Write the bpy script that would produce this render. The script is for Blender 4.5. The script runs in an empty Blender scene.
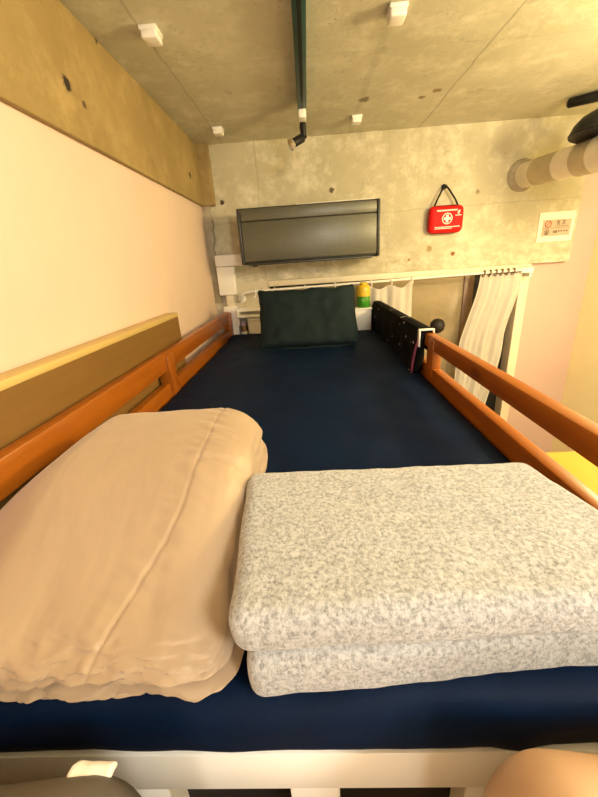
import bpy, bmesh, math, random
from mathutils import Vector, Matrix, noise
random.seed(4)
PI = math.pi
scene = bpy.context.scene
COL = scene.collection
H = 1.90            # camera height above the floor; everything below is measured from the lens

# ------------------------------------------------------------------ materials
def new_mat(name):
    m = bpy.data.materials.new(name); m.use_nodes = True
    nt = m.node_tree
    return m, nt, nt.nodes['Principled BSDF']

def N(nt, t, **kw):
    n = nt.nodes.new(t)
    for k, v in kw.items():
        setattr(n, k, v)
    return n

def inp(nt, sock, v):
    if isinstance(v, bpy.types.NodeSocket): nt.links.new(v, sock)
    else: sock.default_value = v

def math_node(nt, op, a, b=0.0, c=None, clamp=False):
    n = N(nt, 'ShaderNodeMath', operation=op, use_clamp=clamp)
    inp(nt, n.inputs[0], a); inp(nt, n.inputs[1], b)
    if c is not None: inp(nt, n.inputs[2], c)
    return n.outputs[0]

def mixc(nt, fac, a, b):
    n = N(nt, 'ShaderNodeMix', data_type='RGBA')
    inp(nt, n.inputs['Factor'], fac)
    inp(nt, n.inputs[6], a if isinstance(a, bpy.types.NodeSocket) else (*a, 1))
    inp(nt, n.inputs[7], b if isinstance(b, bpy.types.NodeSocket) else (*b, 1))
    return n.outputs[2]

def noise_fac(nt, vec, scale, detail=4, rough=.55, lo=.35, hi=.65):
    n = N(nt, 'ShaderNodeTexNoise'); n.inputs['Scale'].default_value = scale
    n.inputs['Detail'].default_value = detail; n.inputs['Roughness'].default_value = rough
    nt.links.new(vec, n.inputs['Vector'])
    r = N(nt, 'ShaderNodeMapRange'); r.inputs['From Min'].default_value = lo; r.inputs['From Max'].default_value = hi
    nt.links.new(n.outputs['Fac'], r.inputs['Value'])
    return r.outputs[0]

def position(nt, stretch=(1, 1, 1)):
    g = N(nt, 'ShaderNodeNewGeometry')
    m = N(nt, 'ShaderNodeMapping'); m.inputs['Scale'].default_value = stretch
    nt.links.new(g.outputs['Position'], m.inputs['Vector'])
    return m.outputs[0]

def objcoord(nt, stretch=(1, 1, 1)):
    g = N(nt, 'ShaderNodeTexCoord')
    m = N(nt, 'ShaderNodeMapping'); m.inputs['Scale'].default_value = stretch
    nt.links.new(g.outputs['Object'], m.inputs['Vector'])
    return m.outputs[0]

def bump(nt, bsdf, h, strength=.3, dist=.01):
    b = N(nt, 'ShaderNodeBump'); b.inputs['Strength'].default_value = strength; b.inputs['Distance'].default_value = dist
    nt.links.new(h, b.inputs['Height']); nt.links.new(b.outputs[0], bsdf.inputs['Normal'])

def plain(name, col, rough=.6, metal=0., var=.12, scale=12, bstr=.08, spec=.5, sheen=0., bscale=None):
    m, nt, b = new_mat(name)
    v = objcoord(nt)
    f = noise_fac(nt, v, scale)
    dark = tuple(c * (1 - var) for c in col); lite = tuple(min(1, c * (1 + var)) for c in col)
    nt.links.new(mixc(nt, f, dark, lite), b.inputs['Base Color'])
    b.inputs['Roughness'].default_value = rough; b.inputs['Metallic'].default_value = metal
    b.inputs['Specular IOR Level'].default_value = spec
    if sheen: b.inputs['Sheen Weight'].default_value = sheen
    if bstr: bump(nt, b, noise_fac(nt, v, bscale or scale * 3, 5), bstr, .004)
    return m

def concrete(name, base, dark, pale, pale_below=None, seams=(), holes=(), pores=True):
    m, nt, b = new_mat(name)
    v = position(nt)
    sep = N(nt, 'ShaderNodeSeparateXYZ'); nt.links.new(v, sep.inputs[0])
    ax = {'x': sep.outputs[0], 'y': sep.outputs[1], 'z': sep.outputs[2]}
    c = mixc(nt, noise_fac(nt, v, 2.2, 6, .6, .3, .7), dark, base)
    c = mixc(nt, math_node(nt, 'MULTIPLY', noise_fac(nt, v, 7, 8, .72, .48, .68), .75), c, pale)
    # blotchy stains
    c = mixc(nt, math_node(nt, 'MULTIPLY', noise_fac(nt, v, 9, 5, .65, .62, .74), .45), c, tuple(q * .5 for q in dark))
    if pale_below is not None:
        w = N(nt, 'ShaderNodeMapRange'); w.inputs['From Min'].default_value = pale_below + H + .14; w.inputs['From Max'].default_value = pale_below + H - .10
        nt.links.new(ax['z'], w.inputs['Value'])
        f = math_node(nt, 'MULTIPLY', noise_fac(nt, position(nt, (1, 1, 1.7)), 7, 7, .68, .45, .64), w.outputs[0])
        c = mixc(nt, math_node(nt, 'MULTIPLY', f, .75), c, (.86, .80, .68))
    hgt = noise_fac(nt, v, 40, 6, .7, .3, .7)
    for a, p, w, k in seams:
        wob = math_node(nt, 'MULTIPLY', noise_fac(nt, v, 5, 3), .01)
        d = math_node(nt, 'ABSOLUTE', math_node(nt, 'SUBTRACT', math_node(nt, 'ADD', ax[a], wob), p))
        s = N(nt, 'ShaderNodeMapRange'); s.inputs['From Min'].default_value = w; s.inputs['From Max'].default_value = w * .3
        nt.links.new(d, s.inputs['Value'])
        c = mixc(nt, math_node(nt, 'MULTIPLY', s.outputs[0], k), c, tuple(q * .45 for q in dark))
    for p, r, hc in holes:
        wv = N(nt, 'ShaderNodeVectorMath', operation='DISTANCE'); 
        nw = N(nt, 'ShaderNodeTexNoise'); nw.inputs['Scale'].default_value = 60; nt.links.new(v, nw.inputs['Vector'])
        nt.links.new(v, wv.inputs[0]); wv.inputs[1].default_value = (p[0], p[1], p[2] + H)
        d = math_node(nt, 'ADD', wv.outputs['Value'], math_node(nt, 'MULTIPLY', math_node(nt, 'SUBTRACT', nw.outputs['Fac'], .5), r * 1.3))
        s = N(nt, 'ShaderNodeMapRange'); s.inputs['From Min'].default_value = r; s.inputs['From Max'].default_value = r * .6
        nt.links.new(d, s.inputs['Value'])
        c = mixc(nt, s.outputs[0], c, hc)
    if pores:
        vo = N(nt, 'ShaderNodeTexVoronoi'); vo.inputs['Scale'].default_value = 34; nt.links.new(v, vo.inputs['Vector'])
        s = N(nt, 'ShaderNodeMapRange'); s.inputs['From Min'].default_value = .16; s.inputs['From Max'].default_value = .08
        nt.links.new(vo.outputs['Distance'], s.inputs['Value'])
        f = math_node(nt, 'MULTIPLY', s.outputs[0], noise_fac(nt, v, 4, 3, .5, .5, .62))
        c = mixc(nt, math_node(nt, 'MULTIPLY', f, .55), c, tuple(q * .4 for q in dark))
    nt.links.new(c, b.inputs['Base Color'])
    b.inputs['Roughness'].default_value = .75
    bump(nt, b, hgt, .18, .01)
    return m

def wood(name, a, bcol, axis='y', rough=.35, scale=14, knots=True):
    m, nt, b = new_mat(name)
    st = {'x': (.06, 1, 1), 'y': (1, .06, 1), 'z': (1, 1, .06)}[axis]
    v = position(nt, st)
    f = noise_fac(nt, v, scale, 6, .6, .3, .7)
    fine = noise_fac(nt, v, scale * 6, 3, .6, .3, .7)
    c = mixc(nt, f, a, bcol)
    c = mixc(nt, math_node(nt, 'MULTIPLY', fine, .25), c, tuple(q * .6 for q in a))
    if knots:
        st2 = {'x': (.45, 1, 1), 'y': (1, .45, 1), 'z': (1, 1, .45)}[axis]
        vo = N(nt, 'ShaderNodeTexVoronoi'); vo.inputs['Scale'].default_value = 7; nt.links.new(position(nt, st2), vo.inputs['Vector'])
        s = N(nt, 'ShaderNodeMapRange'); s.inputs['From Min'].default_value = .13; s.inputs['From Max'].default_value = .05
        nt.links.new(vo.outputs['Distance'], s.inputs['Value'])
        c = mixc(nt, math_node(nt, 'MULTIPLY', s.outputs[0], .7), c, tuple(q * .35 for q in a))
    nt.links.new(c, b.inputs['Base Color'])
    b.inputs['Roughness'].default_value = rough
    bump(nt, b, fine, .05, .003)
    return m

M = {}
M['ceiling'] = concrete('ceiling_concrete', (.62, .60, .46), (.48, .46, .33), (.74, .71, .57),
    seams=(('x', .685, .006, .55), ('x', -.452, .005, .4), ('x', .292, .022, .18), ('y', 1.62, .004, .15)),
    holes=(((.30, 2.03, .677), .03, (.22, .19, .12)), ((.62, 2.0, .677), .025, (.27, .21, .10)), ((.57, 2.06, .677), .018, (.25, .2, .1))))
M['beam'] = concrete('beam_concrete', (.37, .265, .105), (.27, .19, .065), (.46, .34, .15), pores=False,
    holes=(((-.606, 1.166, .477), .022, (.02, .012, .008)), ((-.606, 1.235, .455), .012, (.10, .06, .03)), ((-.606, 2.233, .478), .020, (.02, .012, .008)),
           ((-.606, 1.40, .67), .012, (.10, .07, .03))))
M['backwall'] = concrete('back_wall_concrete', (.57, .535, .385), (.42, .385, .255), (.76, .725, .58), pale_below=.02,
    seams=(('z', H + .262, .006, .22), ('x', -.27, .006, .28), ('x', .52, .004, .12)),
    holes=(((-.50, 2.488, .375), .017, (.05, .035, .02)), ((.17, 2.488, .395), .018, (.12, .09, .05)), ((.93, 2.488, -.01), .014, (.22, .09, .02)),
           ((.655, 2.488, -.03), .010, (.25, .12, .04)), ((1.05, 2.488, .33), .015, (.3, .24, .14)), ((.78, 2.488, .03), .022, (.36, .27, .12)), ((-.53, 2.488, .05), .02, (.2, .16, .09))))
M['plaster'] = concrete('worn_plaster', (.74, .69, .55), (.58, .52, .37), (.84, .80, .68))
M['mortar'] = concrete('rough_mortar', (.40, .35, .25), (.26, .22, .14), (.52, .47, .36))
M['cream_paint'] = plain('cream_paint', (.74, .575, .475), .7, var=.03, scale=3, bstr=.05, bscale=80)
M['pink_paint'] = plain('pink_paint', (.62, .45, .39), .7, var=.03, scale=3, bstr=.05, bscale=80)
M['yellow_lit_wall'] = plain('yellow_lit_wall', (.94, .88, .56), .7, var=.03, scale=3, bstr=.05, bscale=80)  # yellow lamplight on the right wall is put into its base colour
M['floor_wood'] = wood('floor_wood', (.30, .19, .10), (.42, .28, .15), 'y', .4)
M['rail'] = wood('rail_pine', (.27, .070, .004), (.40, .118, .007), 'y', .32)
M['board'] = wood('board_veneer', (.185, .095, .022), (.27, .145, .038), 'y', .45, 6, knots=False)
M['board_edge'] = wood('board_edge', (.60, .42, .14), (.70, .52, .20), 'y', .5, 8, knots=False)
M['step_wood'] = wood('ladder_pine', (.70, .38, .04), (.82, .48, .06), 'y', .4)
M['white'] = plain('white_plastic', (.86, .84, .78), .4, var=.03, scale=6, bstr=0)
M['white_wood'] = plain('white_painted_wood', (.92, .89, .83), .5, var=.04, scale=5, bstr=.04)
M['black'] = plain('black_plastic', (.010, .010, .010), .45, var=.2, bstr=0, spec=.25)
M['black_matt'] = plain('black_shade_sheet', (.006, .005, .005), .8, var=.2, bstr=0)
M['ac'] = None
M['chrome'] = plain('chrome', (.75, .75, .75), .2, 1., var=.05, bstr=0)
M['track'] = plain('flare_tint_track', (.008, .060, .055), .4, var=.1, bstr=0)  # green of the lens flare is put into the track's colour
M['tape_grey'] = plain('grey_tape', (.50, .43, .28), .5, var=.1, bstr=.1)
M['tape_white'] = plain('white_wrap', (.78, .72, .58), .5, var=.08, bstr=.12)
M['red'] = plain('red_case', (.66, .010, .008), .6, var=.06, scale=30, bstr=.1, spec=.2)
M['red_dark'] = plain('dark_red_piping', (.16, .008, .008), .5, var=.1, bstr=0)
M['print_white'] = plain('white_print', (.88, .85, .80), .6, var=.02, bstr=0)
M['sign_white'] = plain('sign_card', (.84, .80, .68), .5, var=.02, bstr=0)
M['sign_grey'] = plain('sign_panel', (.52, .42, .31), .5, var=.05, bstr=0)
M['sign_red'] = plain('sign_red', (.42, .07, .02), .5, var=.05, bstr=0)
M['sign_dark'] = plain('sign_ink', (.16, .10, .06), .5, var=.05, bstr=0)
M['duvet'] = plain('tan_duvet', (.42, .305, .20), .5, var=.02, scale=5, bstr=.05, bscale=14, sheen=.25)
M['cushion_tan'] = plain('tan_cushion', (.47, .29, .165), .55, var=.05, scale=6, bstr=.02)
M['cushion_grey'] = plain('grey_brown_cushion', (.10, .085, .076), .6, var=.1, scale=8, bstr=.05)
M['cloth_white'] = plain('white_cotton', (.86, .80, .72), .8, var=.03, scale=10, bstr=.1, sheen=.2)
M['curtain'] = plain('white_curtain', (.92, .89, .83), .8, var=.03, scale=8, bstr=.06, bscale=90, sheen=.2)
M['pillow'] = plain('pillow_navy', (.008, .018, .022), .8, var=.15, scale=9, bstr=.12, bscale=60, spec=.2)
M['frame_brown'] = plain('brown_window_frame', (.17, .095, .035), .4, var=.1, bstr=0)
M['window_white'] = plain('cream_window_trim', (.80, .72, .55), .5, var=.04, bstr=0)
M['night'] = plain('night_outside', (.012, .010, .008), .5, var=.1, bstr=0)
M['bottle_y'] = plain('yellow_bottle', (.72, .48, .03), .25, var=.1, bstr=0)
M['bottle_g'] = plain('green_liquid', (.06, .28, .02), .25, var=.1, bstr=0)
M['purple'] = plain('purple_binding', (.16, .02, .07), .6, var=.1, bstr=0)
M['ball'] = plain('dark_lamp_shade', (.010, .006, .004), .6, var=.1, bstr=0)
M['lilac'] = plain('lilac_lid', (.45, .30, .42), .4, var=.1, bstr=0)
M['amber'] = plain('brown_jar', (.16, .08, .02), .3, var=.1, bstr=0)
M['seat'] = plain('bench_board', (.5, .36, .2), .5, var=.1, bstr=0)

# navy sheet: fine weave
m, nt, b = new_mat('navy_sheet'); v = objcoord(nt)
f = noise_fac(nt, v, 7, 4)
nt.links.new(mixc(nt, f, (.0009, .0074, .028), (.0015, .0106, .039)), b.inputs['Base Color'])
b.inputs['Roughness'].default_value = .65; b.inputs['Specular IOR Level'].default_value = .12
bump(nt, b, noise_fac(nt, v, 260, 2), .08, .002); M['sheet'] = m

# heathered grey blanket
m, nt, b = new_mat('heather_blanket'); v = objcoord(nt)
f1 = noise_fac(nt, v, 190, 3, .7, .36, .62)
f2 = noise_fac(nt, objcoord(nt, (1.6, 1, 1)), 260, 2, .6, .35, .65)
f3 = noise_fac(nt, v, 14, 3, .5, .3, .7)
c = mixc(nt, f1, (.16, .165, .165), (.48, .49, .505))
c = mixc(nt, math_node(nt, 'MULTIPLY', f2, .45), c, (.55, .56, .58))
c = mixc(nt, math_node(nt, 'MULTIPLY', f3, .12), c, (.42, .40, .36))
nt.links.new(c, b.inputs['Base Color']); b.inputs['Roughness'].default_value = .95; b.inputs['Sheen Weight'].default_value = .3
bump(nt, b, f1, .3, .003); M['blanket'] = m

# air conditioner: brushed, woven looking dark grey plastic
m, nt, b = new_mat('ac_front'); 
fa = noise_fac(nt, objcoord(nt, (1, 1, 30)), 12, 4, .7, .3, .7)
fb = noise_fac(nt, objcoord(nt, (30, 1, 1)), 12, 4, .7, .3, .7)
mx = math_node(nt, 'MULTIPLY', math_node(nt, 'ADD', fa, fb), .5)
nt.links.new(mixc(nt, mx, (.075, .078, .062), (.135, .135, .105)), b.inputs['Base Color'])
b.inputs['Roughness'].default_value = .34; b.inputs['Metallic'].default_value = .25
bump(nt, b, mx, .10, .003); M['ac_front'] = m
M['ac_body'] = plain('ac_body', (.028, .030, .026), .4, var=.08, bstr=0)

# black dotted organiser cloth
m, nt, b = new_mat('black_dotted_cloth'); v = objcoord(nt, (0, 1, 1))
vo = N(nt, 'ShaderNodeTexVoronoi'); vo.inputs['Scale'].default_value = 26; vo.inputs['Randomness'].default_value = .75; nt.links.new(v, vo.inputs['Vector'])
s = N(nt, 'ShaderNodeMapRange'); s.inputs['From Min'].default_value = .16; s.inputs['From Max'].default_value = .12
nt.links.new(vo.outputs['Distance'], s.inputs['Value'])
wn = N(nt, 'ShaderNodeTexWhiteNoise'); nt.links.new(vo.outputs['Color'], wn.inputs['Vector'])
pick = math_node(nt, 'GREATER_THAN', wn.outputs['Value'], .45)
nt.links.new(mixc(nt, math_node(nt, 'MULTIPLY', s.outputs[0], pick), (.008, .008, .010), (.75, .72, .66)), b.inputs['Base Color'])
b.inputs['Roughness'].default_value = .9; b.inputs['Specular IOR Level'].default_value = .08; M['caddy'] = m

# patterned window glass; beige reflection of the room is put into its colour
m, nt, b = new_mat('reflection_tint_glass'); v = objcoord(nt)
nt.links.new(mixc(nt, noise_fac(nt, v, 5, 4), (.34, .27, .15), (.46, .38, .23)), b.inputs['Base Color'])
b.inputs['Roughness'].default_value = .22; b.inputs['Transmission Weight'].default_value = .25; b.inputs['IOR'].default_value = 1.45
bump(nt, b, noise_fac(nt, v, 30, 3), .08, .004); M['glass'] = m

# ------------------------------------------------------------------ mesh helpers
def bm_box(bm, x0, x1, y0, y1, z0, z1, bev=0., seg=2):
    r = bmesh.ops.create_cube(bm, size=1.0)
    vs = r['verts']
    for w in vs:
        w.co = Vector(((x0 + x1) / 2 + w.co.x * (x1 - x0), (y0 + y1) / 2 + w.co.y * (y1 - y0), (z0 + z1) / 2 + w.co.z * (z1 - z0)))
    if bev > 0:
        es = list({e for w in vs for e in w.link_edges})
        bmesh.ops.bevel(bm, geom=es, offset=bev, segments=seg, profile=.5, affect='EDGES')
    return bm

def box(x0, x1, y0, y1, z0, z1, bev=0., seg=2):
    return bm_box(bmesh.new(), x0, x1, y0, y1, z0, z1, bev, seg)

def bm_tube(bm, pts, r, n=12, cap=True):
    pts = [Vector(p) for p in pts]
    rs = r if isinstance(r, (list, tuple)) else [r] * len(pts)
    rings = []
    prev = None
    for i, p in enumerate(pts):
        if i == 0: t = pts[1] - p
        elif i == len(pts) - 1: t = p - pts[i - 1]
        else: t = (pts[i + 1] - p).normalized() + (p - pts[i - 1]).normalized()
        t.normalize()
        if prev is None:
            a = Vector((0, 0, 1)) if abs(t.z) < .9 else Vector((1, 0, 0))
        else: a = prev
        u = (a - t * a.dot(t)).normalized(); w = t.cross(u); prev = u
        rings.append([bm.verts.new(p + (u * math.cos(2 * PI * k / n) + w * math.sin(2 * PI * k / n)) * rs[i]) for k in range(n)])
    for a, b2 in zip(rings, rings[1:]):
        for k in range(n):
            bm.faces.new((a[k], a[(k + 1) % n], b2[(k + 1) % n], b2[k]))
    if cap:
        bm.faces.new(rings[0][::-1]); bm.faces.new(rings[-1])
    return bm

def tube(pts, r, n=12): return bm_tube(bmesh.new(), pts, r, n)

def lathe(prof, n=24, axis_o=(0, 0, 0), direction=(0, 0, 1)):
    """prof: (radius, height) pairs along an axis"""
    bm = bmesh.new()
    q = Vector((0, 0, 1)).rotation_difference(Vector(direction).normalized())
    rings = []
    for r, h in prof:
        rings.append([bm.verts.new(Vector(axis_o) + q @ Vector((r * math.cos(2 * PI * k / n), r * math.sin(2 * PI * k / n), h))) for k in range(n)])
    for a, b2 in zip(rings, rings[1:]):
        for k in range(n): bm.faces.new((a[k], a[(k + 1) % n], b2[(k + 1) % n], b2[k]))
    bm.faces.new(rings[0][::-1]); bm.faces.new(rings[-1])
    return bm

def rbox(nx, ny, nz, size, cen, r, fn=None):
    """rounded box with an even grid, then a free deformation fn(co, u, v, w)"""
    bm = bmesh.new()
    grid = {}
    hx, hy, hz = size[0] / 2, size[1] / 2, size[2] / 2
    def vert(i, j, k):
        key = (i, j, k)
        if key not in grid:
            u, v, w = 2 * i / nx - 1, 2 * j / ny - 1, 2 * k / nz - 1
            p = Vector((u * hx, v * hy, w * hz))
            inn = Vector((max(-hx + r, min(hx - r, p.x)), max(-hy + r, min(hy - r, p.y)), max(-hz + r, min(hz - r, p.z))))
            d = p - inn
            if d.length > 1e-9:
                # spread the rounding evenly
                m_ = max(abs(d.x), abs(d.y), abs(d.z))
                d = d.normalized() * min(r, m_ if m_ < r * .999 else r)
            p = inn + d + Vector(cen)
            if fn: p = fn(p, u, v, w)
            grid[key] = bm.verts.new(p)
        return grid[key]
    def quad(a, b2, c2, d2):
        bm.faces.new((vert(*a), vert(*b2), vert(*c2), vert(*d2)))
    for i in range(nx):
        for j in range(ny):
            quad((i, j, 0), (i, j + 1, 0), (i + 1, j + 1, 0), (i + 1, j, 0))
            quad((i, j, nz), (i + 1, j, nz), (i + 1, j + 1, nz), (i, j + 1, nz))
    for i in range(nx):
        for k in range(nz):
            quad((i, 0, k), (i + 1, 0, k), (i + 1, 0, k + 1), (i, 0, k + 1))
            quad((i, ny, k), (i, ny, k + 1), (i + 1, ny, k + 1), (i + 1, ny, k))
    for j in range(ny):
        for k in range(nz):
            quad((0, j, k), (0, j, k + 1), (0, j + 1, k + 1), (0, j + 1, k))
            quad((nx, j, k), (nx, j + 1, k), (nx, j + 1, k + 1), (nx, j, k + 1))
    return bm

def obj(name, bm, mat, parent=None, smooth=True, label=None):
    """one mesh object; under a parent its mesh is stored relative to that parent's place"""
    bmesh.ops.recalc_face_normals(bm, faces=bm.faces)
    me = bpy.data.meshes.new(name)
    top = parent
    off = Vector((0, 0, 0))
    while top is not None:
        off += top.location; top = top.parent
    if off.length > 0: bmesh.ops.translate(bm, vec=-off, verts=bm.verts)
    bm.to_mesh(me); bm.free()
    if smooth:
        me.polygons.foreach_set('use_smooth', [True] * len(me.polygons))
        me.set_sharp_from_angle(angle=math.radians(42))
    me.materials.append(mat if not isinstance(mat, str) else M[mat])
    o = bpy.data.objects.new(name, me); COL.objects.link(o)
    o.parent = parent
    if label: o['label'] = label
    return o

def thing(name, label, cat, loc, group=None):
    o = bpy.data.objects.new(name, None); COL.objects.link(o); o.empty_display_size = .05
    o.location = loc; o['label'] = label; o['category'] = cat
    if group: o['group'] = group
    return o

def solo(name, bm, mat, label, cat, group=None, smooth=True):
    c = Vector((0, 0, 0)); zs = []
    for w in bm.verts: c += w.co; zs.append(w.co.z)
    c /= len(bm.verts); c.z = min(zs)
    bmesh.ops.translate(bm, vec=-c, verts=bm.verts)
    o = obj(name, bm, mat, None, smooth)
    o.location = c; o['label'] = label; o['category'] = cat
    if group: o['group'] = group
    return o

def struct(name, bm, mat, parent=None, smooth=True):
    o = obj(name, bm, mat, parent, smooth)
    if parent is None: o['kind'] = 'structure'
    return o

def dup(root, loc, label=None, group=None):
    r = root.copy(); COL.objects.link(r); r.location = loc
    if label: r['label'] = label
    if group: r['group'] = group
    for ch in root.children:
        c = ch.copy(); COL.objects.link(c); c.parent = r
        for g in ch.children:
            d = g.copy(); COL.objects.link(d); d.parent = c
    return r

def fbm(p, s, o=3):
    return noise.fractal(Vector(p) * s, 1.0, 2.0, o)

# ------------------------------------------------------------------ the room
XL, XR, YB, YF, ZC, ZF = -.625, 1.835, 2.488, -2.3, .677, -H
struct('floor', box(XL - .1, XR + .1, YF - .1, YB + .3, ZF - .1, ZF), 'floor_wood', smooth=False)
struct('ceiling', box(XL - .1, XR + .1, YF - .1, YB + .2, ZC, ZC + .1), 'ceiling', smooth=False)
struct('wall_left', box(XL - .1, XL, YF, YB + .1, ZF, ZC), 'cream_paint', smooth=False)
struct('trim_1', box(XL, -.606, YF, 2.44, .355, ZC, .004), 'beam', smooth=False)             # concrete beam along the left wall
struct('trim_2', box(XL, -.541, 2.44, YB, .355, ZC, .004), 'beam', smooth=False)             # stub of the cross beam in the corner
def ragged(p, u, v, w):
    if u > 0: p.x += .016 * fbm((0, 3.1, p.z), 14) + .012 * fbm((1, 0, p.z), 45)
    return p
struct('trim_3', rbox(2, 2, 40, (.055, .03, .58), (-.605, 2.473, .070), .002, ragged), 'mortar', smooth=False)
# back wall: concrete above, thin plaster below to the left of the window
struct('wall_back', box(XL, 1.668, YB, YB + .14, -.10, ZC), 'backwall', smooth=False)
struct('wall_back_lower', box(XL, -.26, YB, YB + .14, ZF, -.10), 'plaster', smooth=False)
struct('wall_back_right', box(1.43, XR, YB + .045, YB + .14, ZF, -.10), 'pink_paint', smooth=False)
struct('wall_back_corner', box(1.668, XR, YB + .045, YB + .14, -.10, ZC), 'pink_paint', smooth=False)
struct('wall_right', box(XR, XR + .1, YF, YB + .14, ZF, ZC), 'yellow_lit_wall', smooth=False)
struct('wall_front', box(XL, XR, YF - .1, YF, ZF, ZC), 'cream_paint', smooth=False)
struct('wall_back_sill', box(-.26, 1.43, YB, YB + .14, ZF, -1.35), 'backwall', smooth=False)
# window behind the head of the bed
win = struct('window_1', box(-.26, 1.43, YB + .09, YB + .12, -1.35, -.10), 'night', smooth=False)
obj('window_head', box(-.26, 1.43, YB - .012, YB + .09, -.138, -.101, .003), 'window_white', win)
obj('window_jamb', box(1.375, 1.43, YB - .012, YB + .09, -1.35, -.138, .004), 'window_white', win)
obj('jamb_bead', tube([(1.372, YB - .016, -.14 - .05 * k + 0) if True else 0 for k in range(24)], .006, 8), 'window_white', win)
obj('pane', box(-.24, 1.035, YB + .045, YB + .053, -1.33, -.150), 'glass', win)
obj('stile', box(1.035, 1.10, YB + .035, YB + .065, -1.34, -.140, .004), 'frame_brown', win)
obj('window_ledge', box(-.26, 1.43, YB - .05, YB + .09, -1.38, -1.35, .004), 'window_white', win)

# ------------------------------------------------------------------ loft bed
bed = thing('loft_bed', 'orange-brown pine loft bed with guard rails along both sides and a white foot panel', 'bed', (-.05, 1.3, ZF))
def post(x0, x1, y0, y1, z0, z1): return box(x0, x1, y0, y1, z0, z1, .004)
for side, xa, xb, ub in ((-1, -.562, -.53, -.343), (1, .43, .462, -.326)):
    rail = obj('guard_rail', box(xa, xb, .26, 2.43, ub, -.276, .005), 'rail', bed)
    obj('guard_rail_lower', box(xa, xb, .26, 2.43, -.60, -.389, .005), 'rail', bed)
    pa, pb = (xa + .003, xb + .012) if side < 0 else (xa - .004, xb - .003)
    for y in (.30, 1.255, 2.365):
        obj('guard_post', post(pa if side > 0 else xb - .034, pb, y, y + .062, -.60, -.285 if y != 2.365 else -.280), 'rail', bed)
for x in (-.562, .43):
    for y in (.27, 2.37):
        obj('leg', box(x - .012, x + .045, y, y + .06, ZF, -.60, .004), 'rail', bed)
obj('slat_base', box(-.53, .43, .27, 2.40, -.60, -.527, .003), 'white_wood', bed)
fp = obj('foot_panel', box(-.56, .46, .240, .262, -.600, -.527, .003), 'white_wood', bed, label='white foot panel')
for a, b2 in ((-.56, -.205), (-.054, .007), (.158, .46)):
    obj('panel_stile', box(a, b2, .2405, .262, -1.0, -.598, .003), 'white_wood', bed, label='white foot panel')
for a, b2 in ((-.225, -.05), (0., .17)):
    shade_sheet = obj('opening_shade', box(a, b2, .272, .280, -1.0, -.575), 'black_matt', bed, label='black sheet painted as the shade inside the foot panel opening')  # black sheet stands in for the shade inside each opening
for a, b2 in ((-.216, -.204), (.157, .169)):
    obj('opening_jamb', box(a, b2, .2415, .271, -1.0, -.575), 'window_white', bed)

# mattress in its navy sheet
def mdef(p, u, v, w):
    x, y, z = p
    if w > 0:
        p.z += .004 * fbm((x, y, 0), 3.2) + .0022 * fbm((x * 1.5, y, 2), 11)
    if y > 2.2 and w > 0: p.z += .012 * (y - 2.2) / .18 * (.4 - .8 * u)
    if v < -.9:
        p.y += .004 * fbm((x, z * 2, 5), 6) 
        p.z += .005 * fbm((x, 0, 9), 5) + (-.010 * math.exp(-((x - .205) / .018) ** 2) if w < 0 else 0)
        p.z += (1 - u * u) * -.006
    return p
obm = rbox(60, 120, 14, (.965, 2.155, .095), (-.05, 1.3125, -.4775), .030, mdef)
solo('mattress', obm, 'sheet', 'single mattress in a smooth navy fitted sheet between the guard rails', 'mattress')

# ------------------------------------------------------------------ duvet
def smooth01(a, b2, t):
    t = max(0., min(1., (t - a) / (b2 - a))); return t * t * (3 - 2 * t)
def duv(p, u, v, w):
    x, y, z = p
    zb = -.431; t = (z - zb) / .15
    front = 1 - smooth01(.25, .56, y)
    top = -.272 - .098 * front ** 1.25
    top -= .060 * smooth01(-.40, -.53, x) * (.4 + .6 * (1 - front))
    top -= .018 * smooth01(-.19, -.10, x) + .035 * smooth01(.60, .70, y) * 0
    z2 = zb + t * (top - zb)
    # plump quilted body
    puff = .005 * fbm((x, y, 3.3), 5, 2) + .0010 * fbm((x * 2.1, y * .8, 1.3), 15, 3)
    if t > .45:
        k = smooth01(.45, .95, t)
        z2 += puff * k
        sx = -.188 - .060 * smooth01(.46, .22, y) + .003 * fbm((0, y, 7), 12)
        seam = math.exp(-((x - sx) / .0028) ** 2)
        pucker = math.exp(-((x - sx) / .034) ** 2) * fbm((x * .8, y * 2.4 + x * .8, 4), 20, 2)
        z2 -= (.0022 * seam - .0026 * pucker) * k
        seam2 = math.exp(-((y - .50) / .006) ** 2) * smooth01(-.2, -.17, x)
        z2 -= .004 * seam2 * k
        # soft diagonal creases
        z2 += .0012 * math.sin((x * .8 + y) * 46 + 5 * fbm((x, y, 0), 5)) * smooth01(.36, .25, y) * k
    # folded layers showing at the near end
    if v < -.55:
        kf = smooth01(-.55, -.95, v)
        layer = abs(math.sin((t * 2.0 + .18 * fbm((x, 0, 1), 9)) * PI))
        y += kf * (.040 * (1 - layer) ** 2.5 * smooth01(.98, .8, t) + .008 * fbm((x * 1.3, 0, z * 4), 18) )
        y -= kf * .006 * fbm((x * .7, 1, z), 7)
        z2 += kf * .006 * fbm((x, 5, 0), 10)
    cn = smooth01(.5, 1, u) * smooth01(-.5, -1, v)
    x += .006 * cn; y -= .004 * cn
    if u > .6:
        ks = smooth01(.6, 1, u)
        x += ks * (.008 * fbm((0, y, z * 3), 10) - .008 * (1 - abs(math.sin(t * PI * 1.5))) )
    y -= .018 * smooth01(.52, .72, y) * (abs(u) ** 3) 
    return Vector((x, y, z2))
obm = rbox(190, 150, 36, (.425, .485, .15), (-.3165, .4815, -.356), .050, duv)
solo('duvet', obm, 'duvet', 'tan-brown folded duvet puffed up at the foot of the bed beside the grey blanket', 'duvet')

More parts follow.
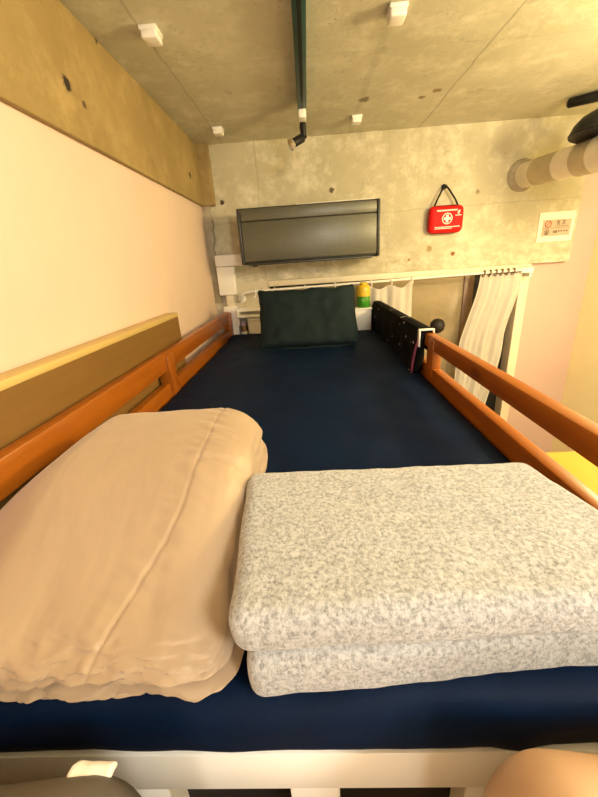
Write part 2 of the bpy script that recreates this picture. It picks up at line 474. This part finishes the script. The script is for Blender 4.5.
# ------------------------------------------------------------------ folded blanket, two layers
def bdef(ox, fold):
    def f(p, u, v, w):
        x, y, z = p
        s = (x + .09) / .5
        x += -(.07 + .14 * s) * (y - .245) - .035 * s
        z += .0030 * fbm((x, y, ox), 7, 3) + .0012 * fbm((x, y, ox), 30, 2)
        y += (.036 if fold == 0 else .016) * max(0, s) * (1 - v) / 2
        if v < -.8: y += .0045 * fbm((x, ox, z), 9, 3)
        if u < -.9: x += .004 * fbm((ox, y, z), 10, 3)
        return Vector((x, y, z))
    return f
bl = thing('blanket', 'heathered light grey wool blanket folded flat beside the tan duvet', 'blanket', (.15, .4, -.429))
obj('folded_layer', rbox(90, 60, 12, (.50, .268, .068), (.167, .367, -.396), .020, bdef(1, 0)), 'blanket', bl)
obj('folded_layer', rbox(90, 60, 12, (.515, .268, .056), (.160, .371, -.3375), .022, bdef(4, 1)), 'blanket', bl)

# ------------------------------------------------------------------ pillow at the head
def pil(p, u, v, w):
    # u across, v thickness, w height ; built upright then leaned back
    e = (1 - min(1, abs(u)) ** 4) * (1 - min(1, abs(w)) ** 4)
    y = p.y * (.22 + .78 * e ** .6)
    x = p.x * (1 - .035 * (1 - abs(u)) * 0 - .03 * (1 - w * w) * (abs(u) > .8))
    z = p.z - .012 * (1 - u * u) * (w > .9) 
    x += .010 * fbm((1, 0, z), 9, 2) * abs(u); z += .014 * abs(u) ** 5 * (w > 0) * w + .006 * fbm((x, 9, 0), 14) * (w > .5)
    y += .012 * fbm((x, 0, z), 7, 3) + .005 * fbm((x, 2, z), 18, 2)
    z += .004 * fbm((x, 7, 0), 8)
    q = Matrix.Rotation(-math.radians(30), 3, 'X') @ Vector((x, y, z))
    return q + Vector((-.012, 1.985, -.287))
solo('pillow', rbox(44, 10, 34, (.535, .13, .345), (0, 0, 0), .03, pil), 'pillow', 'dark navy pillow propped upright at the head of the bed', 'pillow')

# ------------------------------------------------------------------ board behind the left rail
wb = thing('headboard_panel', 'plain brown wooden board with pale top edge standing between guard rail and wall', 'board', (-.59, .8, -.6))
obj('panel_face', box(-.600, -.572, -.2, 1.575, -.60, -.186), 'board', wb, smooth=False)
obj('top_edge', box(-.620, -.569, -.2, 1.572, -.186, -.168, .003), 'board_edge', wb, label='pale timber top edge')

# ------------------------------------------------------------------ bedside organiser over the right rail
cd = thing('bedside_organiser', 'long black dotted fabric organiser with purple binding hung over the pine rail', 'organiser', (.43, 1.85, -.46))
def cad(p, u, v, w):
    p.x += .006 * fbm((0, p.y, p.z), 8) - .030 * smooth01(1.6, 1.36, p.y) * smooth01(-.36, -.46, p.z)
    if w > .5: p.x += .018 * (w - .5) * 2
    p.z += -.006 * fbm((3, p.y, 0), 9) * (w < 0) - .012 * smooth01(1.6, 1.36, p.y) * (w < 0)
    return p
obj('front_pocket', rbox(6, 60, 18, (.034, 1.06, .200), (.419, 1.885, -.362), .013, cad), 'caddy', cd)
obj('top_flap', box(.416, .464, 1.352, 2.41, -.275, -.265, .005, 3), 'caddy', cd)
obj('back_flap', box(.458, .464, 1.352, 2.41, -.36, -.268, .003), 'caddy', cd)
pts = [(.384 - .026 * smooth01(1.6, 1.36, y), y, -.447 - .012 * smooth01(1.6, 1.36, y) + .004 * math.sin(y * 20)) for y in [2.40 - .04 * k for k in range(27)]]
pts += [(.384, 1.354, -.43), (.385, 1.352, -.39), (.395, 1.352, -.33), (.41, 1.352, -.275)]
obj('binding', tube(pts, .0045, 8), 'purple', cd, label='purple edge binding')
lp = [(.362, 1.40 + .028 * math.cos(a), -.452 + .012 * math.sin(a)) for a in [2 * PI * k / 14 for k in range(15)]]
obj('tie_cord', tube(lp, .004, 6), 'purple', cd)
hk = bmesh.new()
bm_box(hk, .400, .406, 1.334, 1.354, -.325, -.262, .002); bm_box(hk, .400, .458, 1.336, 1.352, -.265, -.259, .002); bm_box(hk, .453, .458, 1.338, 1.352, -.276, -.259, .002)
obj('hook_clip', hk, 'white', cd, label='white plastic hook clip')

# ------------------------------------------------------------------ air conditioner
ac = thing('air_conditioner', 'dark grey wall-mounted air conditioner with brushed front on the concrete wall', 'air conditioner', (.02, 2.37, .0))
obj('body', box(-.383, .424, 2.262, 2.486, .004, .304, .012, 3), 'ac_body', ac)
obj('front_panel', box(-.362, .404, 2.246, 2.27, .020, .232, .006, 2), 'ac_front', ac)
obj('top_band', box(-.362, .404, 2.248, 2.27, .2345, .296, .006, 2), 'ac_front', ac)
for a, b2 in ((-.3815, -.363), (.405, .4225)):
    obj('end_cap', box(a, b2, 2.243, 2.30, .006, .302, .006, 2), 'ac_body', ac)
obj('air_flap', box(-.34, .38, 2.25, 2.33, -.002, .010, .003), 'ac_body', ac)
obj('mounting_plate', box(-.05, .43, 2.465, 2.487, .30, .335, .004), 'white', ac, label='white mounting plate')
obj('drain_spigot', box(-.325, -.30, 2.30, 2.33, -.008, .004, .002), 'black', ac)

# pipe cover from the air conditioner
pc = thing('pipe_cover', 'white angular pipe cover running down the wall beside the air conditioner', 'pipe cover', (-.52, 2.45, -.17))
obj('upper_elbow', box(-.583, -.384, 2.425, 2.487, .004, .075, .008), 'white', pc)
obj('duct_run', box(-.581, -.468, 2.427, 2.487, -.172, .003, .006, 3), 'white', pc)
obj('joint', box(-.545, -.49, 2.445, 2.487, -.245, -.16, .004), 'window_white', pc)
obj('lower_run', box(-.568, -.480, 2.43, 2.487, -.62, -.243, .006), 'white', pc)
# wall shelf behind the pillow
sh = thing('wall_shelf', 'narrow white two-tier shelf fixed to the wall behind the pillow', 'shelf', (-.3, 2.44, -.32))
obj('shelf_board', box(-.478, .05, 2.392, 2.487, -.320, -.304, .003), 'white', sh)
obj('back_rail', box(-.478, .05, 2.425, 2.487, -.283, -.258, .004), 'white', sh)
obj('bracket', box(-.478, -.468, 2.40, 2.487, -.37, -.258, .002), 'white', sh)
wbx = thing('storage_box', 'plain white box below the wall shelf behind the pillow', 'box', (-.32, 2.43, -.50))
obj('box_body', box(-.412, -.20, 2.40, 2.48, -.60, -.345, .006), 'white', wbx)
obj('box_lid', box(-.416, -.196, 2.398, 2.482, -.345, -.326, .004), 'white', wbx)
jar = thing('jar', 'small brown jar with a lilac lid under the wall shelf', 'jar', (-.445, 2.43, -.45))
jb_ = obj('jar_body', lathe([(.020, -.45), (.024, -.445), (.024, -.385), (.017, -.372)], 20, (-.445, 2.43, 0)), 'amber', jar)
obj('jar_lid', lathe([(.019, -.372), (.019, -.350), (.016, -.347)], 20, (-.445, 2.43, 0)), 'lilac', jar)
obj('jar_label', lathe([(.0246, -.435), (.0246, -.41)], 20, (-.445, 2.43, 0)), 'sign_white', jb_)
struct('trim_4', box(-.46, -.432, 2.40, 2.487, -.466, -.45), 'white')
kb = thing('switch', 'round white push switch on the plastered wall below the pipe cover', 'switch', (-.44, 2.487, -.205))
obj('base', lathe([(.026, 0), (.026, .008), (.022, .012)], 24, (-.445, 2.487, -.203), (0, -1, 0)), 'white', kb)
obj('button', lathe([(.015, .012), (.014, .018), (.008, .021)], 20, (-.445, 2.487, -.203), (0, -1, 0)), 'print_white', kb)

# ------------------------------------------------------------------ curtain rod, hooks, curtains
rod = thing('curtain_rod', 'thin white curtain rod bent back to the wall above the window', 'curtain rod', (.45, 2.41, -.15))
rp = [(-.452, 2.487, -.215), (-.452, 2.45, -.212), (-.446, 2.412, -.198), (-.43, 2.402, -.172), (-.40, 2.40, -.160), (-.36, 2.40, -.156)]
rp += [(-.36 + .09 * k, 2.40, -.156 + .0013 * k) for k in range(1, 20)]
rp += [(1.37, 2.402, -.131), (1.385, 2.43, -.131), (1.388, 2.487, -.131)]
obj('rod', tube(rp, .0075, 10), 'white', rod)
obj('end_bracket', box(1.33, 1.40, 2.395, 2.41, -.150, -.118, .003), 'white', rod)
obj('end_bracket', box(1.382, 1.398, 2.40, 2.487, -.175, -.115, .003), 'white', rod)
def rod_z(x): return -.156 + .0013 * (x + .36) / .09
def hook_bm(x):
    bm = bmesh.new()
    z = rod_z(x)
    bm_tube(bm, [(x, 2.40 + .013 * math.cos(a), z + .013 * math.sin(a)) for a in [2 * PI * k / 12 for k in range(13)]], .0030, 6, False)
    bm_tube(bm, [(x, 2.387, z), (x + .003, 2.385, z - .02), (x - .004, 2.386, z - .038), (x - .012, 2.387, z - .03)], .0035, 6)
    return bm
hx = [-.34, -.215, -.02, .17]
hl = ['white curtain hook nearest the bent end of the rod', 'white curtain hook second along from the bent end of the rod',
      'white curtain hook over the middle of the pillow top', 'white curtain hook above the pillow corner beside the yellow bottle']
h0 = None
for x, l in zip(hx, hl):
    if h0 is None:
        h0 = solo('curtain_hook', hook_bm(x), 'white', l, 'hook', 'free hooks on the curtain rod'); x0 = x; l0 = h0.location.copy()
    else:
        dup(h0, (l0.x + x - x0, l0.y, l0.z + rod_z(x) - rod_z(x0)), l)

def curtain_sheet(nu, nv, fx0, fx1, ztop, zbot, amp, waves, y0, ph=0., topz=None):
    bm = bmesh.new(); g = []
    for j in range(nv + 1):
        t = j / nv; row = []
        for i in range(nu + 1):
            s = i / nu
            a, b2 = fx0(t), fx1(t)
            x = a + (b2 - a) * s
            am = amp * (1 + .6 * t)
            y = y0 + am * math.sin(s * waves * 2 * PI + ph + 1.2 * math.sin(t * 2.2 + s * 3)) + .4 * am * math.sin(s * waves * 4.4 * PI + 2 * t)
            zt = ztop + (topz(s) if topz else 0)
            z = zt + (zbot - zt) * t + .004 * math.sin(s * 17) * t
            row.append(bm.verts.new((x, y, z)))
        g.append(row)
    for j in range(nv):
        for i in range(nu):
            bm.faces.new((g[j][i], g[j][i + 1], g[j + 1][i + 1], g[j + 1][i]))
    r = bmesh.ops.solidify(bm, geom=bm.faces[:], thickness=.003)
    return bm
cr = thing('curtain', 'gathered white curtain bunched at the window jamb beyond the pine rail', 'curtain', (1.2, 2.4, -1.3))
obj('cloth', curtain_sheet(90, 40, lambda t: 1.085 - .09 * smooth01(0, .45, t) - .01 * t, lambda t: 1.345 - .01 * t - .055 * smooth01(.05, .35, t) - .075 * smooth01(.4, .9, t),
                           -.150, -1.30, .008, 3.2, 2.412, 0, lambda s: .005 * abs(math.sin(s * 5 * PI))), 'curtain', cr)
for k in range(6):
    x = 1.10 + .036 * k; z = rod_z(x)
    obj('ring', tube([(x + .004 * math.sin(a), 2.40 + .016 * math.cos(a), z - .004 + .018 * math.sin(a)) for a in [2 * PI * q / 14 for q in range(15)]], .004, 6), 'frame_brown', cr, label='dark curtain ring')
cl = thing('curtain', 'short white curtain hanging open beside the window glass behind the black organiser', 'curtain', (.53, 2.41, -.7))
obj('cloth', curtain_sheet(60, 24, lambda t: .385, lambda t: .665 + .012 * t, -.172, -.72, .010, 2.3, 2.412, .8, lambda s: -.020 * math.sin(s * 2 * PI) ** 2 + .026 * smooth01(.8, 1, s)), 'curtain', cl)
for x in (.40, .525, .655):
    obj('hook', hook_bm(x), 'white', cl)
# box and bottle beside the pillow
bx = thing('storage_box', 'white upright box on the mattress carrying the yellow bottle between pillow and organiser', 'box', (.33, 2.34, -.6))
obj('box_body', box(.262, .386, 2.295, 2.375, -.429, -.300, .006), 'white', bx)
obj('box_lid', box(.258, .390, 2.291, 2.379, -.302, -.290, .004), 'white', bx)
bt = thing('bottle', 'yellow bottle with green bottom standing on the white upright box', 'bottle', (.342, 2.335, -.29))
obj('base', lathe([(.036, -.290), (.040, -.285), (.041, -.25), (.040, -.222)], 24, (.342, 2.335, 0)), 'bottle_g', bt, label='green lower half')
obj('body', lathe([(.040, -.222), (.041, -.185), (.038, -.165), (.030, -.156), (.024, -.152)], 24, (.342, 2.335, 0)), 'bottle_y', bt, label='yellow upper half')
obj('cap', lathe([(.024, -.153), (.024, -.142), (.020, -.139)], 20, (.342, 2.335, 0)), 'bottle_y', bt)
obj('leaf_label', box(.322, .345, 2.292, 2.297, -.268, -.235, .002), 'bottle_g', bt)
# dark ball lamp outside the rail
bl_ = thing('desk_lamp', 'small dark round lamp head by the window seen over the pine rail', 'lamp', (.83, 2.38, -1.35))
obj('lamp_head', lathe([(.004, -.048), (.025, -.042), (.042, -.024), (.047, 0), (.042, .024), (.025, .042), (.004, .048)], 24, (.83, 2.385, -.445)), 'ball', bl_)
obj('stem', tube([(.83, 2.385, -.50), (.83, 2.39, -.9), (.83, 2.40, -1.33)], .007, 8), 'ball', bl_)
obj('foot', lathe([(.05, -1.349), (.05, -1.34), (.02, -1.33)], 24, (.83, 2.41, 0)), 'ball', bl_)

# ------------------------------------------------------------------ first aid kit
fk = thing('first_aid_kit', 'red zipped first aid case with white cross hanging from a wall hook', 'first aid kit', (.855, 2.46, .11))
bagm = rbox(20, 8, 16, (.205, .055, .150), (.855, 2.455, .187), .026)
bmesh.ops.rotate(bagm, cent=(.855, 2.455, .187), matrix=Matrix.Rotation(math.radians(1), 3, 'Y'), verts=bagm.verts)
case = obj('case', bagm, 'red', fk)
pts = []
for k in range(41):
    a = 2 * PI * k / 40
    c_, s_ = math.cos(a), math.sin(a)
    pts.append((.855 + math.copysign(abs(c_) ** .35, c_) * .1015, 2.452, .187 + math.copysign(abs(s_) ** .35, s_) * .0745))
obj('zip', tube(pts, .0045, 8), 'red_dark', case, label='dark red zip piping')
obj('strap', tube([(.782, 2.45, .258), (.80, 2.452, .30), (.826, 2.455, .350), (.838, 2.457, .366), (.850, 2.457, .366), (.868, 2.455, .346), (.905, 2.452, .295), (.922, 2.45, .262)], .0055, 8), 'black', fk, label='black carrying strap')
yF = 2.4265
def ring_bm(cx, cz, r0, r1, y, n=32, th=.0015):
    bm = bmesh.new(); A = []
    for k in range(n):
        a = 2 * PI * k / n
        A.append([bm.verts.new((cx + r * math.cos(a), yy, cz + r * math.sin(a))) for r, yy in ((r0, y), (r1, y), (r1, y + th), (r0, y + th))])
    for k in range(n):
        p_, q_ = A[k], A[(k + 1) % n]
        for i in range(4): bm.faces.new((p_[i], p_[(i + 1) % 4], q_[(i + 1) % 4], q_[i]))
    return bm
cxk, czk = .857, .190
obj('cross_ring', ring_bm(cxk, czk, .0265, .031, yF - .001), 'print_white', case, label='white ring and cross')
cr_ = bmesh.new(); bm_box(cr_, cxk - .0075, cxk + .0075, yF - .001, yF + .002, czk - .021, czk + .021); bm_box(cr_, cxk - .021, cxk + .021, yF - .0012, yF + .002, czk - .0075, czk + .0075)
obj('cross', cr_, 'print_white', case, smooth=False, label='white ring and cross')
tx = bmesh.new(); x = .795
while x < .915:
    w_ = random.uniform(.004, .008); bm_box(tx, x, x + w_, yF - .001, yF + .002, .2305, .2385); x += w_ + .002
obj('lettering', tx, 'print_white', case, smooth=False)
tx = bmesh.new()
for z_, x1 in ((.142, .93), (.134, .885)):
    x = .785
    while x < x1:
        w_ = random.uniform(.003, .006); bm_box(tx, x, x + w_, yF - .001, yF + .002, z_, z_ + .005); x += w_ + .0018
obj('lettering', tx, 'print_white', case, smooth=False)
tx = bmesh.new()
bm_box(tx, .918, .926, yF - .001, yF + .002, .212, .228); bm_box(tx, .924, .931, yF - .001, yF + .002, .222, .233); bm_box(tx, .905, .940, yF - .001, yF + .002, .203, .207)
obj('emblem', tx, 'print_white', case, smooth=False)
wk = thing('wall_hook', 'small black hook in the concrete carrying the first aid case', 'hook', (.844, 2.487, .36))
obj('plate', lathe([(.015, 0), (.015, .005), (.011, .007)], 20, (.844, 2.4875, .368), (0, -1, 0)), 'black', wk)
obj('prong', tube([(.844, 2.483, .366), (.844, 2.462, .358), (.844, 2.446, .356), (.844, 2.442, .372)], .0045, 8), 'black', wk)

# ------------------------------------------------------------------ safety placard
sg = thing('placard', 'cream safety placard with two pictograms at the end of the concrete wall', 'sign', (1.545, 2.488, .02))
obj('card', box(1.438, 1.652, 2.482, 2.488, .021, .189, .001), 'sign_white', sg, smooth=False)
panel = obj('printed_panel', box(1.462, 1.632, 2.4805, 2.4825, .054, .146), 'sign_grey', sg, smooth=False)
yS = 2.4795
pg = ring_bm(1.495, .122, .0155, .0205, yS, 28)
bm_tube(pg, [(1.484, yS + .0006, .111), (1.506, yS + .0006, .133)], .0022, 6)
obj('pictogram', pg, 'sign_red', panel, label='red prohibition ring')
pg = ring_bm(1.492, .077, .012, .016, yS, 28); bm_box(pg, 1.486, 1.498, yS, yS + .002, .066, .084)
obj('pictogram', pg, 'sign_dark', panel)
pg = bmesh.new()
for cx_ in (1.555, 1.588):
    for dx, dz, ww, hh in ((-.010, .006, .02, .0035), (-.010, -.002, .02, .0035), (-.0015, -.012, .003, .026), (-.009, -.012, .005, .006), (.005, -.012, .005, .006)):
        bm_box(pg, cx_ + dx, cx_ + dx + ww, yS, yS + .002, .128 + dz, .128 + dz + hh)
obj('characters', pg, 'sign_dark', panel, smooth=False)
pg = bmesh.new()
bm_box(pg, 1.462, 1.632, yS, yS + .002, .0985, .1005); bm_box(pg, 1.54, 1.615, yS, yS + .002, .107, .110)
for x_ in (1.532, 1.545, 1.560, 1.575, 1.592, 1.608):
    bm_box(pg, x_, x_ + .010, yS, yS + .002, .070 + (.006 if x_ > 1.55 else 0), .084)
obj('small_print', pg, 'sign_dark', panel, smooth=False)

# ------------------------------------------------------------------ ceiling track light
tr = thing('light_track', 'dark light track with lens-flare green in its colour running along the concrete ceiling', 'light track', (.015, 1.3, ZC))
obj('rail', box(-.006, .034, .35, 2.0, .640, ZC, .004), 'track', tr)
obj('slot', box(.008, .020, .35, 1.99, .6385, .642, .0), 'black', tr, smooth=False)
obj('end_cap', box(-.004, .032, 2.0, 2.018, .645, ZC, .003), 'black', tr)
sp = thing('spotlight', 'small black spotlight on a white adapter at the end of the ceiling track', 'spotlight', (.015, 2.0, .62))
obj('adapter', box(-.003, .031, 1.955, 2.035, .606, .640, .005), 'white', sp, label='white track adapter')
obj('arm', tube([(.014, 2.02, .612), (.014, 2.035, .590), (.016, 2.04, .562), (.014, 2.035, .548)], [.014, .016, .013, .008], 12), 'black', sp)
d = Vector((-.058, -.03, -.032)).normalized(); o0 = Vector((.016, 2.03, .552))
barrel = obj('lamp_barrel', tube([o0, o0 + d * .008, o0 + d * .060, o0 + d * .066], [.012, .019, .019, .017], 20), 'black', sp)
obj('lens', tube([o0 + d * .064, o0 + d * .070, o0 + d * .080, o0 + d * .0825], [.019, .023, .025, .020], 24), 'chrome', barrel, label='silver lens ring')
obj('swivel', tube([(.000, 2.034, .553), (.030, 2.034, .553)], .006, 10), 'black', sp)

# ------------------------------------------------------------------ ceiling junction boxes
def cbox(x, y, label, w=.047, h=.030):
    t = thing('ceiling_box', label, 'junction box', (x, y, ZC), 'white boxes on the concrete ceiling')
    obj('cover', box(x - w / 2, x + w / 2, y - w / 2 - .004, y + w / 2 + .004, ZC - h, ZC - .010, .005, 3), 'white', t)
    obj('base_plate', box(x - w / 2 - .003, x + w / 2 + .003, y - w / 2 - .007, y + w / 2 + .007, ZC - .012, ZC, .003), 'white', t)
    return t
b0 = cbox(-.43, 1.385, 'white ceiling box nearest the side beam and nearest the camera')
dup(b0, (-.425, 2.235, ZC), 'white ceiling box in the corner where side beam meets far wall')
dup(b0, (.302, 1.395, ZC), 'white ceiling box near the camera beyond the dark light track')
dup(b0, (.291, 2.235, ZC), 'white ceiling box near the far wall between track and red case')

# ------------------------------------------------------------------ wrapped pipe, black dome lamp, black bar
pp = thing('duct_pipe', 'tape-wrapped round duct leaving the concrete wall above the placard', 'pipe', (1.27, 2.2, .3))
A = Vector((1.315, 2.50, .398)); B = Vector((1.375, 1.50, .352))
def P(t): return A + (B - A) * t
def seg(t0, t1, r, mat, name, label=None):
    bm = bmesh.new(); n = 5
    ts = [t0 + (t1 - t0) * k / n for k in range(n + 1)]
    bm_tube(bm, [P(t) for t in ts], [r * (1 + .02 * math.sin(9 * t * 7)) for t in ts], 28)
    obj(name, bm, mat, pp, label=label)
seg(.0, .16, .066, 'tape_white', 'sleeve')
seg(.14, .34, .069, 'tape_grey', 'tape_band', 'grey tape band')
seg(.33, .47, .071, 'tape_white', 'sleeve')
seg(.455, .575, .074, 'tape_grey', 'tape_band', 'grey tape band')
seg(.565, 1.0, .080, 'tape_white', 'sleeve')
struct('trim_5', lathe([(.088, 0), (.086, .004), (.072, .010), (.066, .012)], 28, (1.300, 2.4885, .398), (0, -1, 0)), 'mortar')
dm = thing('pendant_lamp', 'black dome lamp half out of view above the wrapped duct', 'lamp', (1.34, 1.9, .52))
obj('shade', lathe([(.140, 0), (.139, .010), (.131, .036), (.108, .066), (.072, .088), (.03, .097), (.004, .099)], 36, (1.345, 1.92, .442), (.10, .0, 1)), 'black', dm)
obj('rim', lathe([(.141, -.004), (.143, .003), (.140, .009)], 36, (1.345, 1.92, .442), (.10, 0, 1)), 'black', dm)
obj('socket', lathe([(.028, .094), (.026, .15), (.012, .16)], 20, (1.345, 1.92, .442), (.10, 0, 1)), 'white', dm, label='pale lamp socket')
obj('cord', tube([(1.362, 1.92, .585), (1.364, 1.92, .64), (1.364, 1.92, ZC)], .005, 8), 'black', dm)
kbm = thing('ceiling_bar', 'black rounded bar under the ceiling above the wrapped duct', 'bar', (1.5, 2.1, .66))
obj('bar', tube([(1.338, 2.232, .655), (1.345, 2.228, .655), (1.42, 2.16, .652), (1.70, 1.90, .640), (1.80, 1.81, .640)], [.010, .020, .023, .026, .026], 16), 'black', kbm)
obj('mount', box(1.60, 1.64, 1.95, 1.99, .655, ZC, .003), 'black', kbm)

# ------------------------------------------------------------------ ladder top outside the right rail
ld = thing('ladder', 'yellow pine ladder top standing just outside the guard rail by the foot', 'ladder', (.54, .55, ZF))
for y in (.30, .655):
    obj('side_post', box(.485, .60, y - .03, y + .03, ZF, -.420, .006), 'step_wood', ld)
obj('top_tread', box(.475, .640, .25, .695, -.455, -.412, .012, 3), 'step_wood', ld)
for k in range(1, 6):
    obj('tread', box(.49, .60,   .32, .64, -.43 - .24 * k, -.40 - .24 * k, .004), 'step_wood', ld)

# ------------------------------------------------------------------ bench at the foot of the bed with two cushions
struct('trim_6', box(-.60, 1.2, -1.2, .17, -.69, -.6305, .004), 'seat')
def cush(cx, cy, cz, sx, sy, sz, seed, side):
    def f(p, u, v, w):
        x, y, z = p
        e = (1 - abs(u) ** 6 * .15)
        # a rounded bump at the inner end, then a shallow dip
        s = (x - cx) * side
        z += (.010 * math.exp(-((s + sx * .33) / .045) ** 2) - .004 * math.exp(-((s + sx * .08) / .04) ** 2)) * (w > 0)
        z += .003 * fbm((x, y, seed), 9)
        return Vector((x, y, z))
    return rbox(40, 16, 24, (sx, sy, sz), (cx, cy, cz), min(sy, sz) * .46, f)
solo('cushion', cush(.272, .115, -.493, .335, .135, .275, 1, 1), 'cushion_tan', 'smooth tan cushion propped against the foot of the bed below the grey blanket', 'cushion')
solo('cushion', cush(-.335, .110, -.500, .395, .125, .262, 6, -1), 'cushion_grey', 'grey-brown cushion propped against the bed foot below the duvet', 'cushion')
def clo(p, u, v, w):
    p.z += .012 * fbm((p.x, p.y, 1), 20); p.x += .010 * fbm((1, p.y, p.z), 22)
    return p
solo('cloth', rbox(14, 20, 4, (.035, .11, .010), (-.200, .120, -.386), .005, clo), 'cloth_white', 'crumpled white cloth lying on the grey-brown cushion', 'cloth')

# ------------------------------------------------------------------ lights
def area(name, loc, target, size, watts, col, sy=None):
    l = bpy.data.lights.new(name, 'AREA'); l.energy = watts; l.color = col; l.size = size
    if sy: l.shape = 'RECTANGLE'; l.size_y = sy
    o = bpy.data.objects.new(name, l); COL.objects.link(o); o.location = loc
    o.rotation_euler = (Vector(target) - Vector(loc)).to_track_quat('-Z', 'Y').to_euler(); o['kind'] = 'helper'
    return o
def point(name, loc, r, watts, col):
    l = bpy.data.lights.new(name, 'POINT'); l.energy = watts; l.color = col; l.shadow_soft_size = r
    o = bpy.data.objects.new(name, l); COL.objects.link(o); o.location = loc; o['kind'] = 'helper'
    return o
point('room_pendant_light', (.75, -.62, .50), .16, 29, (1, .965, .89))
point('kitchen_light', (1.38, 1.02, .36), .09, 33, (1, .76, .39))
point('window_fill_light', (1.45, 1.60, -.45), .10, 4, (1, .76, .40))  # unseen fill added to brighten the curtain and wall by the window
point('low_fill_light', (.10, -1.30, -.33), .12, 9, (1, .90, .76))  # unseen fill added behind the camera to brighten foot panel and bed front
w = bpy.data.worlds.new('world'); scene.world = w; w.use_nodes = True
w.node_tree.nodes['Background'].inputs[0].default_value = (1, .85, .65, 1); w.node_tree.nodes['Background'].inputs[1].default_value = .05

# ------------------------------------------------------------------ camera
cam = bpy.data.cameras.new('camera'); co = bpy.data.objects.new('camera', cam); COL.objects.link(co)
fwd = Vector((-.04160256, .93451519, -.35348349)); rt = Vector((.99778547, .02048254, -.06328211)); up = Vector((.05189786, .35533339, .93329781))
co.matrix_world = Matrix(((rt.x, up.x, -fwd.x, 0), (rt.y, up.y, -fwd.y, 0), (rt.z, up.z, -fwd.z, 0), (0, 0, 0, 1)))
cam.sensor_fit = 'AUTO'; cam.sensor_width = 36; cam.lens = 359.414 * 36 / 797; cam.clip_start = .01
scene.camera = co

# lift everything from lens height to floor level
for o in scene.objects:
    if o.parent is None: o.location.z += H

vs = scene.view_settings
vs.view_transform = 'Standard'; vs.look = 'None'; vs.gamma = 1; vs.use_curve_mapping = False
vs.exposure = 1.05
